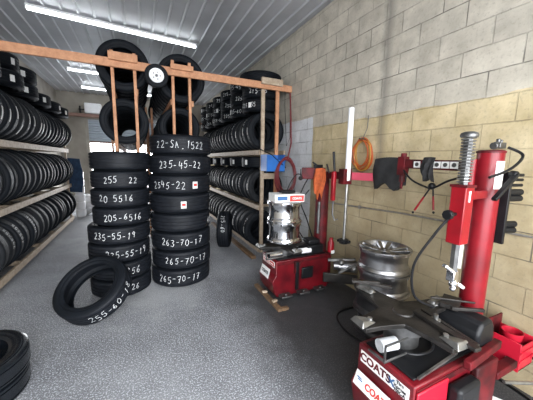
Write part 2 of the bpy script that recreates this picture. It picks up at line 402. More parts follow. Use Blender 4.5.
# ceiling lamps
def lamp(x0,y0,x1,y1,label):
    c=Vector(((x0+x1)/2,(y0+y1)/2,ZC-.03)); t=empty('tube_light',c,label,'ceiling light','lamps under the metal ceiling')
    p=Vector((x0,y0,ZC-.045)); q=Vector((x1,y1,ZC-.045)); dr=(q-p).normalized()
    MB().bar(p,q,.06,.035).build('housing','whitepipe',t,c,bevel=.004)
    dz=Vector((0,0,-.038))
    MB().cyl(p+dz+dr*.02,q+dz-dr*.02,.021,n=14).build('tube','led',t,c)
    MB().cyl(p+dz,p+dz+dr*.02,.023,n=14).build('end_cap','whitepipe',t,c); MB().cyl(q+dz-dr*.02,q+dz,.023,n=14).build('end_cap','whitepipe',t,c)
lamp(-1.28,5.03,1.06,5.24,'long lit tube light nearest the camera, on the ribbed metal ceiling')
lamp(-1.36,7.87,1.05,8.05,'lit tube light second along the ceiling, its left end showing beyond the timber beam')
lamp(-1.36,9.60,1.05,9.80,'lit tube light farthest along the ceiling, close to the back wall')
# ------------------------------------------------------------------ timber front frame
def timber(name,x0,x1,y0,y1,z0,z1,label,mat='wood',cat='timber',group=None):
    c=((x0+x1)/2,(y0+y1)/2,z0); o=MB().bb(x0,x1,y0,y1,z0,z1).build(name,mat,None,c,bevel=.004); return tag(o,label,cat,group)
BY=4.14
timber('timber_beam',-2.19,2.412,BY-.04,BY,2.755,2.86,'long horizontal pine beam spanning the tyre racks below the ceiling',cat='beam')
studs=[(-.235,'wood','leftmost pine stud, rising behind the left free-standing tyre stack'),(.025,'wood','pine stud just right of the leftmost one, left of the small spare wheel'),
       (.505,'wood','pine stud just right of the small spare wheel'),(.735,'wood','pine stud above the right shoulder of the tallest tyre stack')]
for x,m,l in studs: timber('timber_stud',x-.019,x+.019,BY+.002,BY+.062,0,2.97,l,m,'stud','studs of the middle racks')
timber('timber_stud',1.905-.03,1.905+.03,BY+.002,BY+.042,0,2.92,'pale stud at the front corner of the right tyre rack','palewood','stud','front posts of the right rack')
timber('timber_stud',2.17-.03,2.17+.03,BY+.002,BY+.042,0,2.92,'brownish stud nearest the block wall, right of the blue bin','wood','stud','front posts of the right rack')
timber('timber_block',-.27,.065,BY-.080,BY-.0402,2.83,2.93,'short pine block on the beam above the leftmost pair of studs',cat='block',group='short blocks along the beam')
timber('timber_block',.47,.775,BY-.080,BY-.0402,2.83,2.90,'short pine block on the beam, right of the small spare wheel',cat='block',group='short blocks along the beam')
timber('timber_block',1.84,2.22,BY-.080,BY-.0402,2.82,2.92,'short pale block on the beam at its right end',mat='palewood',cat='block',group='short blocks along the beam')
timber('timber_crosspiece',1.9352,2.1398,BY+.004,BY+.04,1.30,1.40,'short pale crosspiece under the blue bin','palewood','crosspiece')
# ---------- middle racks: tyre rows laid end-on along rails
def row_of(x,zbot,Ro,ri,w,y0,y1,where,group,mat='rubber',pitch=None,wob=.012,yaw=0,lab=None,lo=False,first='the front'):
    y=y0; i=0; out=[]
    pitch=pitch or w+.012
    while y<y1:
        s=random.uniform(.955,1.0); o=tyre_single(Ro,ri,w,mat,lo); o.scale=(s,s,1)
        o.location=(x+random.uniform(-wob,wob),y,zbot+Ro*s); o.rotation_euler=(PI/2,0,yaw)
        tag(o,where%ORD[i],'tyre',group); out.append(o); y+=pitch; i+=1
    return out
def rails(x,z,Ro,y0,y1,lab):
    # two timbers the tyres lie on
    for sx,nm in((-1,'left'),(1,'right')):
        xx=x+sx*Ro*.42; zz=z+Ro-math.sqrt(Ro*Ro-(Ro*.42+.02)**2)
        timber('rack_rail',xx-.018,xx+.018,y0,y1,zz-.085,zz-.002,lab%nm,'wood','rail','rails under the middle tyre rows')
UR=[(-.10,2.50,.335,.225,.20,'upper row of the left middle rack'),(-.115,1.80,.31,.205,.20,'lower row of the left middle rack'),
    (.635,2.42,.345,.235,.21,'upper row of the right middle rack'),(.60,1.78,.30,.20,.20,'lower row of the right middle rack')]
for x,z,Ro,ri,w,nm in UR:
    row_of(x,z,Ro,ri,w,BY+.17,7.6,'black tyre in the '+nm+', %s from the front','tyres in the '+nm)
    rails(x,z,Ro,BY+.064,7.7,'%s pine rail under the '+nm)
for x in(-.40,.20,.30,.92):
    for y in(5.9,7.6): timber('rack_post',x-.02,x+.02,y,y+.06,0,2.6,'slim middle-rack post at the %s, %s'%({5.9:'halfway depth',7.6:'far end'}[y],{-.4:'on the left side',.2:'left of their gap',.3:'right of their gap',.92:'on the right side'}[x]),'wood','post','posts within the middle racks')
# small spare wheel
c=(.285,BY-.04-.0465,2.70); t=empty('small_wheel',c,'small tyre with a white hub disc fixed to the beam between the middle racks','wheel'); t.rotation_euler=(PI/2,0,0)
whole_tyre('t',.148,.088,.09,'rubber').build('tyre','rubber',t)
MB().lathe([(.004,.03),(.06,.028),(.08,.036),(.092,.040),(.092,.030),(.084,-.03),(.004,-.02)],40,True).build('hub_disc','whitepipe',t)
mb=MB()
for k in range(5): a=2*PI*k/5; mb.cyl((.045*math.cos(a),.045*math.sin(a),.028),(.045*math.cos(a),.045*math.sin(a),.036),.007,n=10)
mb.cyl((0,0,.028),(0,0,.040),.018,n=16); mb.build('bolts','darksteel',t)
# ------------------------------------------------------------------ left rack
LX=-1.50
def rack(x0,x1,y0,y1,zs,side,board='palewood'):
    names=['lowest','middle','top']
    for k,z in enumerate(zs):
        root=empty('rack_shelf',((x0+x1)/2,(y0+y1)/2,z),'%s timber shelf of the %s tyre rack'%(names[k],side),'shelf','shelves of the %s rack'%side)
        fx=x1 if side=='left' else x0; sg=-1 if side=='left' else 1; og=root.location
        h=.085
        MB().bb(min(fx,fx+sg*.038),max(fx,fx+sg*.038),y0,y1,z-h,z).build('front_board',board,root,og,bevel=.003)
        bx=fx+sg*(abs(x1-x0)-.02); MB().bb(bx-.018,bx+.018,y0,y1,z-h,z).build('rear_board',board,root,og,bevel=.003)
        y=y0+.3
        while y<y1: MB().bb(min(fx+sg*.04,bx-sg*.02),max(fx+sg*.04,bx-sg*.02),y,y+.04,z-h,z-.03).build('crosspiece',board,root,og); y+=.9
rack(-2.12,LX,3.6,8.1,[.16,.97,1.81],'left')
for i,y in enumerate((3.62,5.05,6.45,8.05)):
    for sx,nm in(((LX-.062,'front'),(-2.145,'rear')) if i in(0,3) else ((-2.145,'rear'),)):
        timber('rack_post',sx-.02,sx+.02,y,y+.05,0,2.2,'%s post of the left rack, %s from the near end'%(nm,ORD[i]),'palewood','post','posts of the left rack')
group='tyres standing on the left rack'
ROWL=[]
for k,(z,nm,Ro,ri) in enumerate(((.16,'lowest',.365,.235),(.97,'middle',.37,.24),(1.81,'top',.355,.235))):
    y=3.95+.03*k; i=0
    while y<7.95:
        s=random.uniform(.94,1.0); sh=random.random()
        o=tyre_single(Ro,ri,.205,'rubber_dusty' if sh<.25 else 'rubber'); o.scale=(s,s,1)
        o.location=(-1.745+.005*k+random.uniform(-.015,.015),y,z+Ro*s+.001); o.rotation_euler=(PI/2,0,R(7)+random.uniform(-.02,.02))
        tag(o,'upright black tyre on the %s shelf of the left rack, %s from the camera end'%(nm,ORD[i]),'tyre','tyres on the %s shelf of the left rack'%nm)
        if k==2 and i<8 or (k==2 and i%2==0):
            # white paper label round the tread, facing the aisle
            a0=R(random.uniform(-35,5)); 
            p=patch(Ro+.0005,a0-R(13),a0+R(13),-.025,.02).build('paper_label','paper',o)
        if k==0 and i in(1,2,4): chalk(o,'205-55',Ro+.002,R(20),0,.07,.05,seed=i)
        y+=.225; i+=1
# ------------------------------------------------------------------ lying tyres on top of rows
def lying(x,y,z,Ro,ri,w,label,group,mat='rubber',lab_ang=None,rz=0):
    o=tyre_single(Ro,ri,w,mat,True); o.location=(x,y,z+w/2); o.rotation_euler=(0,0,rz); tag(o,label,'tyre',group)
    if lab_ang is not None:
        patch(Ro+.0005,lab_ang-R(5),lab_ang+R(5),-.045,.04).build('paper_label','paper',o)
    return o
zt=1.81+.713
for ci,(y,n) in enumerate(((4.30,2),(5.03,2),(5.76,2),(6.49,1),(7.215,1),(7.94,1))):
    for L in range(n):
        lying(-1.76+random.uniform(-.02,.02),y,zt+L*.232,.355,.22,.225,'tyre lying above the left rack, %s pile from the camera end, %s layer up'%(ORD[ci],ORD[L]),'tyres lying on top of the left rack',lab_ang=R(random.uniform(-45,5)),rz=0)
# ------------------------------------------------------------------ right rack
RX=1.86
rack(RX,2.37,BY+.05,8.3,[.06,.84,1.79],'right')
for i,y in enumerate((5.5,6.9,8.24)):
    for sx,nm in((2.392,'rear'),):
        timber('rack_post',sx-.02,sx+.02,y,y+.05,0,2.3,'%s post of the right rack, %s behind its front frame'%(nm,ORD[i]),'palewood','post','posts of the right rack')
for k,(z,nm,Ro,ri,xc) in enumerate(((.06,'lowest',.335,.215,1.99),(.84,'middle',.32,.21,2.045),(1.79,'top',.325,.215,2.04))):
    y=BY+.20; i=0
    while y<8.2:
        s=random.uniform(.95,1.0)
        o=tyre_single(Ro,ri,.19,'rubber_dusty' if random.random()<.3 else 'rubber'); o.scale=(s,s,1)
        o.location=(xc+random.uniform(-.01,.01),y,z+Ro*s+.001); o.rotation_euler=(PI/2,0,R(-8)+random.uniform(-.02,.02))
        tag(o,'upright black tyre on the %s shelf of the right rack, %s from the front frame'%(nm,ORD[i]),'tyre','tyres on the %s shelf of the right rack'%nm)
        if random.random()<.55: patch(Ro+.0005,R(180)-R(9),R(180)+R(12),-.02,.022).build('paper_label','paper',o)
        if (i+k)%3==0: chalk(o,'225-50',Ro+.002,R(165),0,.06,.05,seed=i)
        y+=.215; i+=1
for ci,(y,n) in enumerate(((4.56,2),(5.25,3),(5.94,3),(6.63,3),(7.32,3),(8.0,3))):
    for L in range(n):
        o=lying(2.04,y,1.79+.645+L*.222,.325,.21,.215,'tyre lying above the right rack, %s pile from the front frame, %s layer up'%(ORD[ci],ORD[L]),'tyres lying on top of the right rack',lab_ang=R(185+random.uniform(-20,60)) if random.random()<.5 else None)
        chalk(o,random.choice(['225-55','205-60','235-45','215-65']),.327,R(215+random.uniform(-15,25)),0,.07,.055,seed=ci*5+L)
lying(2.03,4.55,1.79+.645+2*.222,.365,.25,.20,'large tyre lying flat on the pile right behind the right end of the beam','tyres lying on top of the right rack')
for ci,y in enumerate((4.6,5.3,6.0,6.7,7.4)):
    lying(2.045,y,.84+.641,.32,.21,.195,'tyre lying flat in the middle bay of the right rack, %s from its front'%ORD[ci],'tyres lying in the middle bay of the right rack',lab_ang=R(200))
timber('floor_plank',1.62,1.70,3.9,6.6,0,.05,'long weathered plank on the floor along the foot of the right rack','crate','plank')
o=tyre_parts((1.42,4.74,.335),'tyre standing alone on the floor in front of the right rack',None,.335,.22,.225,rot=(PI/2,0,R(66)))
chalk(o,'215-60',.337,R(150),.0,.07,.055,seed=77)
# ------------------------------------------------------------------ the two free stacks
A0=R(-90)
st1=[(.335,.235,.211,-.235,'235-26',.12),(.335,.235,.211,-.225,'2356',.25),(.335,.235,.211,-.235,'235-55-19',.22),(.335,.235,.209,-.225,'235-55-19',-.18),
     (.315,.205,.207,-.185,'205-6516',0),(.315,.205,.207,-.19,'20 5516',-.18),(.31,.205,.207,-.185,'255  22',.0),(.32,.205,.207,-.175,None,0)]
z=0.001
nm=['bottom','second from the bottom','third from the bottom','fourth from the bottom','fifth from the bottom','sixth from the bottom','second from the top','topmost']
for i,(Ro,ri,w,x,tx,da) in enumerate(st1):
    o=tyre_parts((x,3.655,z+w/2),'black tyre in the free stack left of the taller one, %s'%nm[i],'tyres of the left free stack',Ro,ri,w,ng=4)
    if tx: chalk(o,tx,Ro+.0015,A0+R(4)+da,0,.075,.052,.0065,seed=i+3)
    z+=w+.001
st2=[(.378,.23,.236,.487,'265-70-17',-.10),(.378,.23,.236,.50,'265-70-17',.12),(.378,.23,.236,.50,'263-70-17',.02),(.378,.24,.236,.50,None,0),
     (.378,.27,.236,.50,None,0),(.385,.27,.236,.50,'2545-22',-.35),(.387,.27,.236,.515,'235-45-22',-.02),(.38,.27,.236,.525,'22-SA.1522',-.05)]
z=.001
for i,(Ro,ri,w,x,tx,da) in enumerate(st2):
    o=tyre_parts((x,3.69,z+w/2),'black tyre in the taller free stack beside the right rack, %s'%nm[i],'tyres of the taller free stack',Ro,ri,w,ng=4)
    if tx: chalk(o,tx,Ro+.0015,A0-R(7)+da,0,.083,.058,.007,seed=i+23)
    if i in(4,5):
        a=A0-R(7)+(.08 if i==4 else .46)
        lb=patch(Ro+.0007,a-.085,a+.085,-.05,.035).build('size_label','paper',o,label='white paper size label')
        patch(Ro+.002,a-.05,a+.06,-.02,.01).build('print','redink',lb)
    if i==3: chalk(o,'60',Ro+.0015,A0+R(62),0,.08,.06,seed=91)
    z+=w+.001
# leaning tyre
n=Vector((-.30,-.45,.70)).normalized()
q=n.to_track_quat('Z','Y')
o=tyre_parts((-.452,3.055,.297),'large black tyre leaning on the foot of the left free stack',None,.34,.235,.215)
o.rotation_mode='QUATERNION'; o.rotation_quaternion=q
LEAN=o
def local_ang(direction):
    v=q.inverted()@Vector(direction); return math.atan2(v.y,v.x)
chalk(o,'255-60-18',.3415,local_ang((.45,-.88,0)),-.005,.075,.055,.0065,seed=5)
# foreground tyres lying at the left edge
o=tyre_parts((-1.075,2.24,.236),'glossy black tyre lying on another at the bottom left corner, upper one','tyres lying at the bottom left',.325,.215,.15,'gloss_rubber','gloss_rubber',ng=2); o.rotation_euler=(R(1.5),R(1),0)
o=tyre_parts((-1.09,2.25,.077),'glossy black tyre lying on the floor at the bottom left corner, lower one','tyres lying at the bottom left',.325,.215,.15,'gloss_rubber','gloss_rubber',ng=2)
chalk(o,'205',.337,R(-55),.02,.07,.06,seed=55)
# ------------------------------------------------------------------ things at the far left
def blob(name,c,r,sq,mat,label,cat,seed=1):
    mb=MB().ball((0,0,0),r,20,sq); rnd=random.Random(seed)
    ph=[rnd.uniform(0,6) for _ in range(4)]
    for v in mb.v:
        f=1+.10*math.sin(9*v.x/r*.4+ph[0]+3*v.z/r)+.08*math.sin(5*v.y/r+ph[1])+.05*math.sin(8*v.z/r+ph[2]); v*=f
    zb=min(v.z for v in mb.v)
    for v in mb.v: v+=Vector((c[0],c[1],c[2]-zb))
    return tag(mb.build(name,mat,None,c),label,cat)
blob('sack',(-1.30,9.0,0),.24,(1,1,1.25),'whitecloth','round white sack on the floor beside the far door opening','sack')
for k in range(6):
    t=MB().rings([((-1.42,8.55,.04+k*.2),.10),((-1.42,8.55,.11+k*.2),.115),((-1.42,8.55,.235+k*.2),.12)],18).build('white_tub','whitepipe',None,(-1.42,8.55,.04+k*.2),bevel=.01)
    tag(t,'small white tub stacked past the left rack, %s from the floor'%ORD[k],'tub','white tubs past the left rack')
mb=MB(); rnd=random.Random(3)
N=14; 
pts=[(-1.44+.025*math.sin(i*.9),8.32+.02*math.cos(i*1.7)) for i in range(N)]
for i in range(N):
    w=.15+.10*math.sin(i/N*PI)
    mb.add([(-1.56-w*.2,8.18+.02*math.sin(i),1.60-.065*i),(-1.38+w*.5,8.14+.035*math.cos(i*1.3),1.58-.065*i),(-1.38+w*.5,8.18+.03*math.cos(i*1.3),1.58-.065*i),(-1.56-w*.2,8.22+.02*math.sin(i),1.60-.065*i)],[])
fs=[]
for i in range(N-1):
    a=4*i;b=4*(i+1); fs+=[(a,a+1,b+1,b),(a+1,a+2,b+2,b+1),(a+2,a+3,b+3,b+2),(a+3,a,b,b+3)]
fs+=[(0,3,2,1),(4*N-4,4*N-3,4*N-2,4*N-1)]; mb.f=fs
tag(mb.build('work_jacket','bluecloth',None,(-1.45,8.18,1.6)),'blue work jacket hanging at the far end of the left rack','jacket')
# ------------------------------------------------------------------ bin, hoses on the wall side
c=(2.03,BY-.14,1.42); t=empty('blue_bin',c,'blue plastic bin fixed to the front posts of the right rack','bin')
x0,x1,y0,y1,z0,z1=1.87,2.20,BY-.235,BY-.003,1.44,1.71
mb=MB().bb(x0,x1,y0,y1,z0,z0+.012).bb(x0,x0+.01,y0,y1,z0,z1).bb(x1-.01,x1,y0,y1,z0,z1).bb(x0,x1,y1-.01,y1,z0,z1)
mb.prism([(y0,z0),(y0+.01,z0),(y0-.015+.01,z1-.09),(y0-.015,z1-.09)],x0,x1,0)
mb.build('tray','blue',t,c,bevel=.004)
MB().bb(x0-.012,x1+.012,y0-.03,y0-.012,z1-.105,z1-.085).build('rim','blue',t,c)
MB().tube([(1.84,BY-.02,1.80),(1.95,BY-.26,1.70),(2.10,BY-.27,1.58),(2.24,BY-.2,1.5)],.008).build('strap','black',t,c)
def coil(c,axis_n,rx,rz,n,r,mat,name,label,cat,tails=(),seed=2,parent=None,org=None):
    rnd=random.Random(seed); mb=MB(); u,v,nn=frame(axis_n); c=Vector(c); V=Vector((0,0,1)); U=V.cross(nn).normalized()
    for k in range(n):
        pts=[]; a=rnd.uniform(.76,1.08); b=rnd.uniform(.9,1.03); off=rnd.uniform(-.02,.02); dz=rnd.uniform(-.02,.02); d=k*r*1.3
        for i in range(28):
            t=2*PI*i/28; pts.append(c+U*(rx*a*math.cos(t)+off*rx*3)+V*(rz*b*math.sin(t)+(1-b)*rz+dz)+nn*(d+.006*math.sin(3*t+k)))
        mb.tube(pts,r,8,True)
    for tl in tails: mb.tube(tl,r)
    return tag(mb.build(name,mat,parent,org or c),label,cat)
h=empty('hose_reel_coil',(2.385,2.39,1.7),'coiled orange and yellow air hose hanging on the block wall','hose')
coil((2.40,2.39,1.70),(-1,0,0),.14,.17,6,.007,'orangehose','hose_loops','','',seed=2,parent=h,org=(2.385,2.39,1.7))
coil((2.375,2.37,1.69),(-1,0,0),.12,.17,3,.006,'yellowhose','hose_loops','','',seed=5,parent=h,org=(2.385,2.39,1.7))
for ch in h.children:
    for kk in('label','category'):
        if kk in ch: del ch[kk]
MB().cyl((2.425,2.37,1.87),(2.30,2.37,1.88),.006,n=8).tube([(2.41,2.36,2.14),(2.40,2.355,2.0),(2.36,2.37,1.88)],.004).build('hook','darksteel',h,(2.385,2.39,1.7))
coil((2.19,3.86,1.36),(-.2,-1,0),.155,.29,5,.012,'redhose','air_hose','coiled dark red air hose hanging beside the blue bin','hose',tails=[[(2.37,BY-.055,2.74),(2.36,BY-.12,2.3),(2.33,BY-.2,1.9),(2.22,3.85,1.64)]])
o=MB().tube([(2.37,BY-.06,2.752),(2.37,BY-.09,2.0),(2.30,BY-.1,1.86),(2.25,BY-.10,2.5),(2.27,BY-.055,2.752)],.005).build('hanging_cord','black'); tag(o,'thin black cord looped from the right end of the beam','cord')
# conduit
t=empty('wall_pipe',(2.4,1.8,1.09),'thin galvanised pipe running along the block wall behind the machines','pipe')
MB().tube([(2.402,3.3,1.03),(2.402,2.65,1.058),(2.402,1.84,1.10),(2.402,.8,1.12),(2.402,-.6,1.14)],.009).build('pipe','galv',t,(2.4,1.8,1.09))
for y,z in((2.4,1.07),(1.35,1.112),(.5,1.125)): MB().bb(2.395,2.42,y-.012,y+.012,z-.02,z+.02).build('clip','galv',t,(2.4,1.8,1.09))
MB().bb(2.385,2.42,.62,.66,1.06,1.20).build('junction_box','galv',t,(2.4,1.8,1.09))
# ------------------------------------------------------------------ wheel rims
def rim(c,Ro,w,label,group,mat='alloy',spokes=5,rz=0,spoke=True,name='alloy_wheel'):
    t=empty(name,c,label,'wheel rim',group); t.rotation_euler=(0,0,rz)
    h=w/2
    P=[(Ro,h),(Ro,h-.008),(Ro-.012,h-.014),(Ro-.016,h-.045),(Ro-.026,h-.06),(Ro-.030,0),(Ro-.026,-h+.05),(Ro-.016,-h+.04),(Ro-.012,-h+.014),(Ro,-h+.008),(Ro,-h),
       (Ro-.008,-h),(Ro-.022,-h+.02),(Ro-.026,-h+.045),(Ro-.038,-h+.06),(Ro-.042,0),(Ro-.038,h-.07),(Ro-.026,h-.05),(Ro-.020,h-.012),(Ro-.008,h)]
    MB().lathe(P,56).build('barrel',mat,t)
    if spoke:
        for k in range(spokes):
            a=2*PI*k/spokes
            mb=MB()
            for s in(-1,1):
                def pt(r,off,z):
                    return Vector((r*math.cos(a)-off*math.sin(a),r*math.sin(a)+off*math.cos(a),z))
                r0,r1=.035,Ro-.018; o0,o1=s*.012,s*.05; w0,w1=.013,.021
                zt0,zt1=h-.035,h-.006
                vs=[pt(r0,o0-w0,zt0-.03),pt(r0,o0+w0,zt0-.03),pt(r0,o0+w0,zt0),pt(r0,o0-w0,zt0),
                    pt(r1,o1-w1,zt1-.03),pt(r1,o1+w1,zt1-.03),pt(r1,o1+w1,zt1),pt(r1,o1-w1,zt1)]
                mb.add(vs,[(0,1,2,3),(7,6,5,4),(0,4,5,1),(1,5,6,2),(2,6,7,3),(3,7,4,0)])
            mb.build('spoke',mat,t,bevel=.003)
        MB().rings([((0,0,h-.08),.045),((0,0,h-.035),.055),((0,0,h-.028),.05),((0,0,h-.026),.028)],24).build('hub',mat,t)
        MB().rings([((0,0,h-.027),.028),((0,0,h-.020),.026)],24).build('centre_cap','blackshadealloy',t)
    return t
WX,WY=2.05,1.70
wn=['lowest','second from the floor','third from the floor','topmost']
for k in range(4):  # lower pair coloured dark to stand for the shadow low in the stack
    rim((WX+(.012,-.01,.0,.0)[k],WY+(0,.01,-.012,0)[k],.105+k*.207),.235,.205,'%s alloy wheel of the stack by the block wall'%('dark' if k<2 else 'shiny'),'alloy wheels stacked by the wall','blackshadealloy' if k<2 else 'alloy',rz=R(20+31*k)) ['label']=('%s of the four stacked alloy wheels by the block wall, %s'%(wn[k],'shade-darkened colour' if k<2 else 'shiny silver'))
# ------------------------------------------------------------------ tyre changers
def put(mb,name,mat,root,bevel=0,label=None,parent=None,smooth=40):
    return mb.build(name,mat,parent or root,root.location,bevel,smooth,label)
def side_matrix(org,x,y,z,tilt=0):
    # a plate facing -X: its text runs from far (+Y) to near (-Y), up is +Z
    bx=Vector((0,-1,0)); by=Vector((-math.sin(tilt),0,math.cos(tilt))); bz=bx.cross(by)
    m=Matrix(((bx.x,by.x,bz.x,x-org[0]),(bx.y,by.y,bz.y,y-org[1]),(bx.z,by.z,bz.z,z-org[2]),(0,0,0,1)))
    return m
def sideplate(root,name,cx,cy,cz,wy,hz,tilt,mat,th=.003,parent=None):
    m=side_matrix((0,0,0),cx,cy,cz,tilt); mb=MB()
    vs=[m@Vector((a*wy/2,b*hz/2,c)) for c in(0,th) for a,b in((-1,-1),(1,-1),(1,1),(-1,1))]
    mb.add(vs,[(0,3,2,1),(4,5,6,7),(0,1,5,4),(1,2,6,5),(2,3,7,6),(3,0,4,7)])
    return put(mb,name,mat,root,0,None,parent)
def cross_plate(cx,cy,z,rad,a0,th=.028):
    poly=[]
    for k in range(4):
        a=a0+k*PI/2
        for r,da in((.40*rad,-45),(.52*rad,-27),(.72*rad,-15),(rad,-9),(1.0*rad,9),(.72*rad,15),(.52*rad,27)):
            poly.append((cx+r*math.cos(a+R(da)),cy+r*math.sin(a+R(da))))
    return MB().prism(poly,z,z+th)
def table(root,cx,cy,z,rad,a0,clamps=(1,3)):
    put(MB().rings([((cx,cy,z-.20),.10),((cx,cy,z-.06),.10),((cx,cy,z-.05),.14),((cx,cy,z),.14)],28),'table_spindle','darksteel',root)
    put(cross_plate(cx,cy,z,rad,a0),'turntable','grease',root,.004)
    put(MB().rings([((cx,cy,z+.028),.06),((cx,cy,z+.036),.055)],24),'hub_cover','grease',root)
    for k in range(4):
        a=a0+k*PI/2; d=Vector((math.cos(a),math.sin(a),0)); e=Vector((-d.y,d.x,0)); c=Vector((cx,cy,z+.03))+d*(rad-.03)
        mb=MB()
        vs=[c-d*.07-e*.03,c-d*.07+e*.03,c+d*.05+e*.055,c+d*.05-e*.055]
        tp=[c-d*.02-e*.02+Vector((0,0,.018)),c-d*.02+e*.02+Vector((0,0,.018)),c+d*.03+e*.035+Vector((0,0,.032)),c+d*.03-e*.035+Vector((0,0,.032))]
        mb.add(vs+tp,[(3,2,1,0),(4,5,6,7),(0,1,5,4),(1,2,6,5),(2,3,7,6),(3,0,4,7)])
        put(mb,'clamp_jaw','steel',root,.004,'worn silver clamp jaw')
        put(MB().cyl(c-d*.05,c-d*.05+Vector((0,0,.02)),.014,n=8),'jaw_bolt','steel',root)
    return
def changer_body(root,x0,x1,y0,y1,zt,kick=.045):
    o=root.location
    poly=[(x0,zt),(x0,zt-.17),(x0-kick,zt-.24),(x0-kick*.4,.11),(x0+.02,.045),(x1,.045),(x1,zt)]
    put(MB().prism(poly,y0,y1,1),'cabinet','cabred',root,.008)
    put(MB().bb(x0+.03,x1-.03,y0+.03,y1-.03,zt,zt+.012),'top_tray','black',root,.004)
    put(MB().bb(x0+.015,x1-.015,y0-.004,y0-.001+.003,zt-.05,zt-.02),'trim_strip','darkred',root)
# ---- far machine
c1=Vector((1.72,2.74,0)); m1=empty('tyre_changer',c1,'red tyre changing machine farther from the camera, with chrome wheels on its table','tyre changer','tyre changing machines')
changer_body(m1,1.365,2.10,2.555,2.93,.475)
pl=sideplate(m1,'name_plate',1.362,2.74,.425,.30,.062,0,'paper'); pl['label']='white name plate with red lettering'
ins=sideplate(m1,'plate_ground',1.358,2.74,.425,.28,.048,0,'redink',.001,pl)
text_mesh('COATS',.055,'paper',pl,side_matrix(c1,1.354,2.79,.425))
text_mesh('TIRE CHANGER',.016,'paper',pl,side_matrix(c1,1.354,2.67,.425))
lp=sideplate(m1,'warning_label',1.335,2.78,.29,.22,.11,R(-16),'paper'); lp['label']='white tilted label below the name plate'
lp2=text_mesh('COATS',.05,'blackink',lp,side_matrix(c1,1.329,2.78,.291,R(-16)))
# front details
put(MB().prism([(1.60,.445),(1.72,.445),(1.60,.30)],2.535,2.553,1),'cover_flap','darkred',m1)
put(MB().bb(1.62,1.66,2.53,2.553,.10,.44),'front_strip','black',m1,.004)
put(MB().bb(1.70,1.86,2.525,2.553,.22,.36),'rubber_pad','black',m1,.01)
for i in range(3): put(MB().bb(1.40+i*.24,1.54+i*.24,2.46,2.553,.06,.085).cyl((1.47+i*.24,2.50,.085),(1.47+i*.24,2.50,.10),.02,n=10),'foot_pedal','darksteel',m1,.006)
# table + wheels clamped on it
table(m1,1.57,2.75,.585,.34,R(178))
for sx,w_ in((-1,.075),(1,.06)):
    xx=1.57+sx*.20
    put(MB().cyl((xx-.08,2.60,.545),(xx+.08,2.60,.545),.034,n=20),'clamp_cylinder','chrome' if sx<0 else 'whitepipe',m1)
put(MB().bb(1.23,1.45,2.545,2.555,.585,.60).bb(1.23,1.45,2.545,2.555,.52,.535).bb(1.23,1.245,2.545,2.555,.52,.60),'guard_frame','steel',m1,.002)
# column
def column(root,x,y,z0,z1,r=.083,mat='red'):
    put(MB().rings([((x,y,z0),r),((x,y,z1),r)],32),'column',mat,root)
    put(MB().rings([((x,y,z1),r+.004),((x,y,z1+.012),r+.004),((x,y,z1+.018),r-.01)],32),'column_cap','darkred',root)
    put(MB().bb(x-.14,x+.14,y-.14,y+.14,.045,.08).bb(x-.11,x+.11,y-.11,y+.11,.08,z0),'column_base','darkred',root,.01)
column(m1,2.10,2.74,.45,1.47,.082,'darkred')
# slide block on the column pointing left
put(MB().bar((2.10,2.70,1.46),(1.86,2.86,1.46),.09,.14),'slide_block','darkred',m1,.006)
put(MB().bar((1.855,2.865,1.46),(1.845,2.872,1.46),.085,.10),'end_plate','black',m1,.004)
put(MB().ball((1.82,2.82,1.40),.028,12).cyl((1.82,2.82,1.40),(1.88,2.84,1.42),.012,n=8),'lock_knob','black',m1)
put(MB().box((2.02,2.74,1.55),(.10,.06,.04)).cyl((2.0,2.73,1.56),(1.94,2.75,1.60),.01,n=8),'valve','black',m1,.004)
# arm along the wall
put(MB().bar((2.10,2.66,1.445),(2.17,2.40,1.45),.05,.085),'wall_side_arm','darkred',m1,.005)
put(MB().bar((2.185,2.345,1.45),(2.31,1.88,1.455),.05,.085),'arm_end_piece','pink',m1,.005,'faded pinkish arm end')
put(MB().bb(2.055,2.175,2.31,2.40,1.36,1.53),'rod_clamp','darkred',m1,.006)
rx,ry=2.125,2.33
put(MB().cyl((rx,ry,.72),(rx,ry,1.40),.016,n=16),'lower_rod','steel',m1)
put(MB().cyl((rx,ry,1.40),(rx,ry,2.19),.031,n=20),'lift_rod','whitepipe',m1,label='tall white rod')
put(MB().cyl((rx,ry,.67),(rx,ry,.72),.055,n=10).box((rx,ry,.695),(.15,.04,.03),rz=.6).box((rx,ry,.695),(.15,.04,.03),rz=2.1),'bead_roller','black',m1,.006)
# red handle unit
put(MB().bb(2.005,2.05,2.42,2.47,1.16,1.50),'handle_grip','red',m1,.012)
put(MB().cyl((2.03,2.44,1.5),(2.02,2.46,1.72),.014,n=12).cyl((2.0,2.50,1.48),(1.985,2.53,1.58),.01,n=10),'control_lever','black',m1)
put(MB().tube([(2.03,2.44,1.16),(2.03,2.44,1.0),(2.05,2.42,.93),(2.08,2.40,.95)],.009),'lever_hook','darksteel',m1)
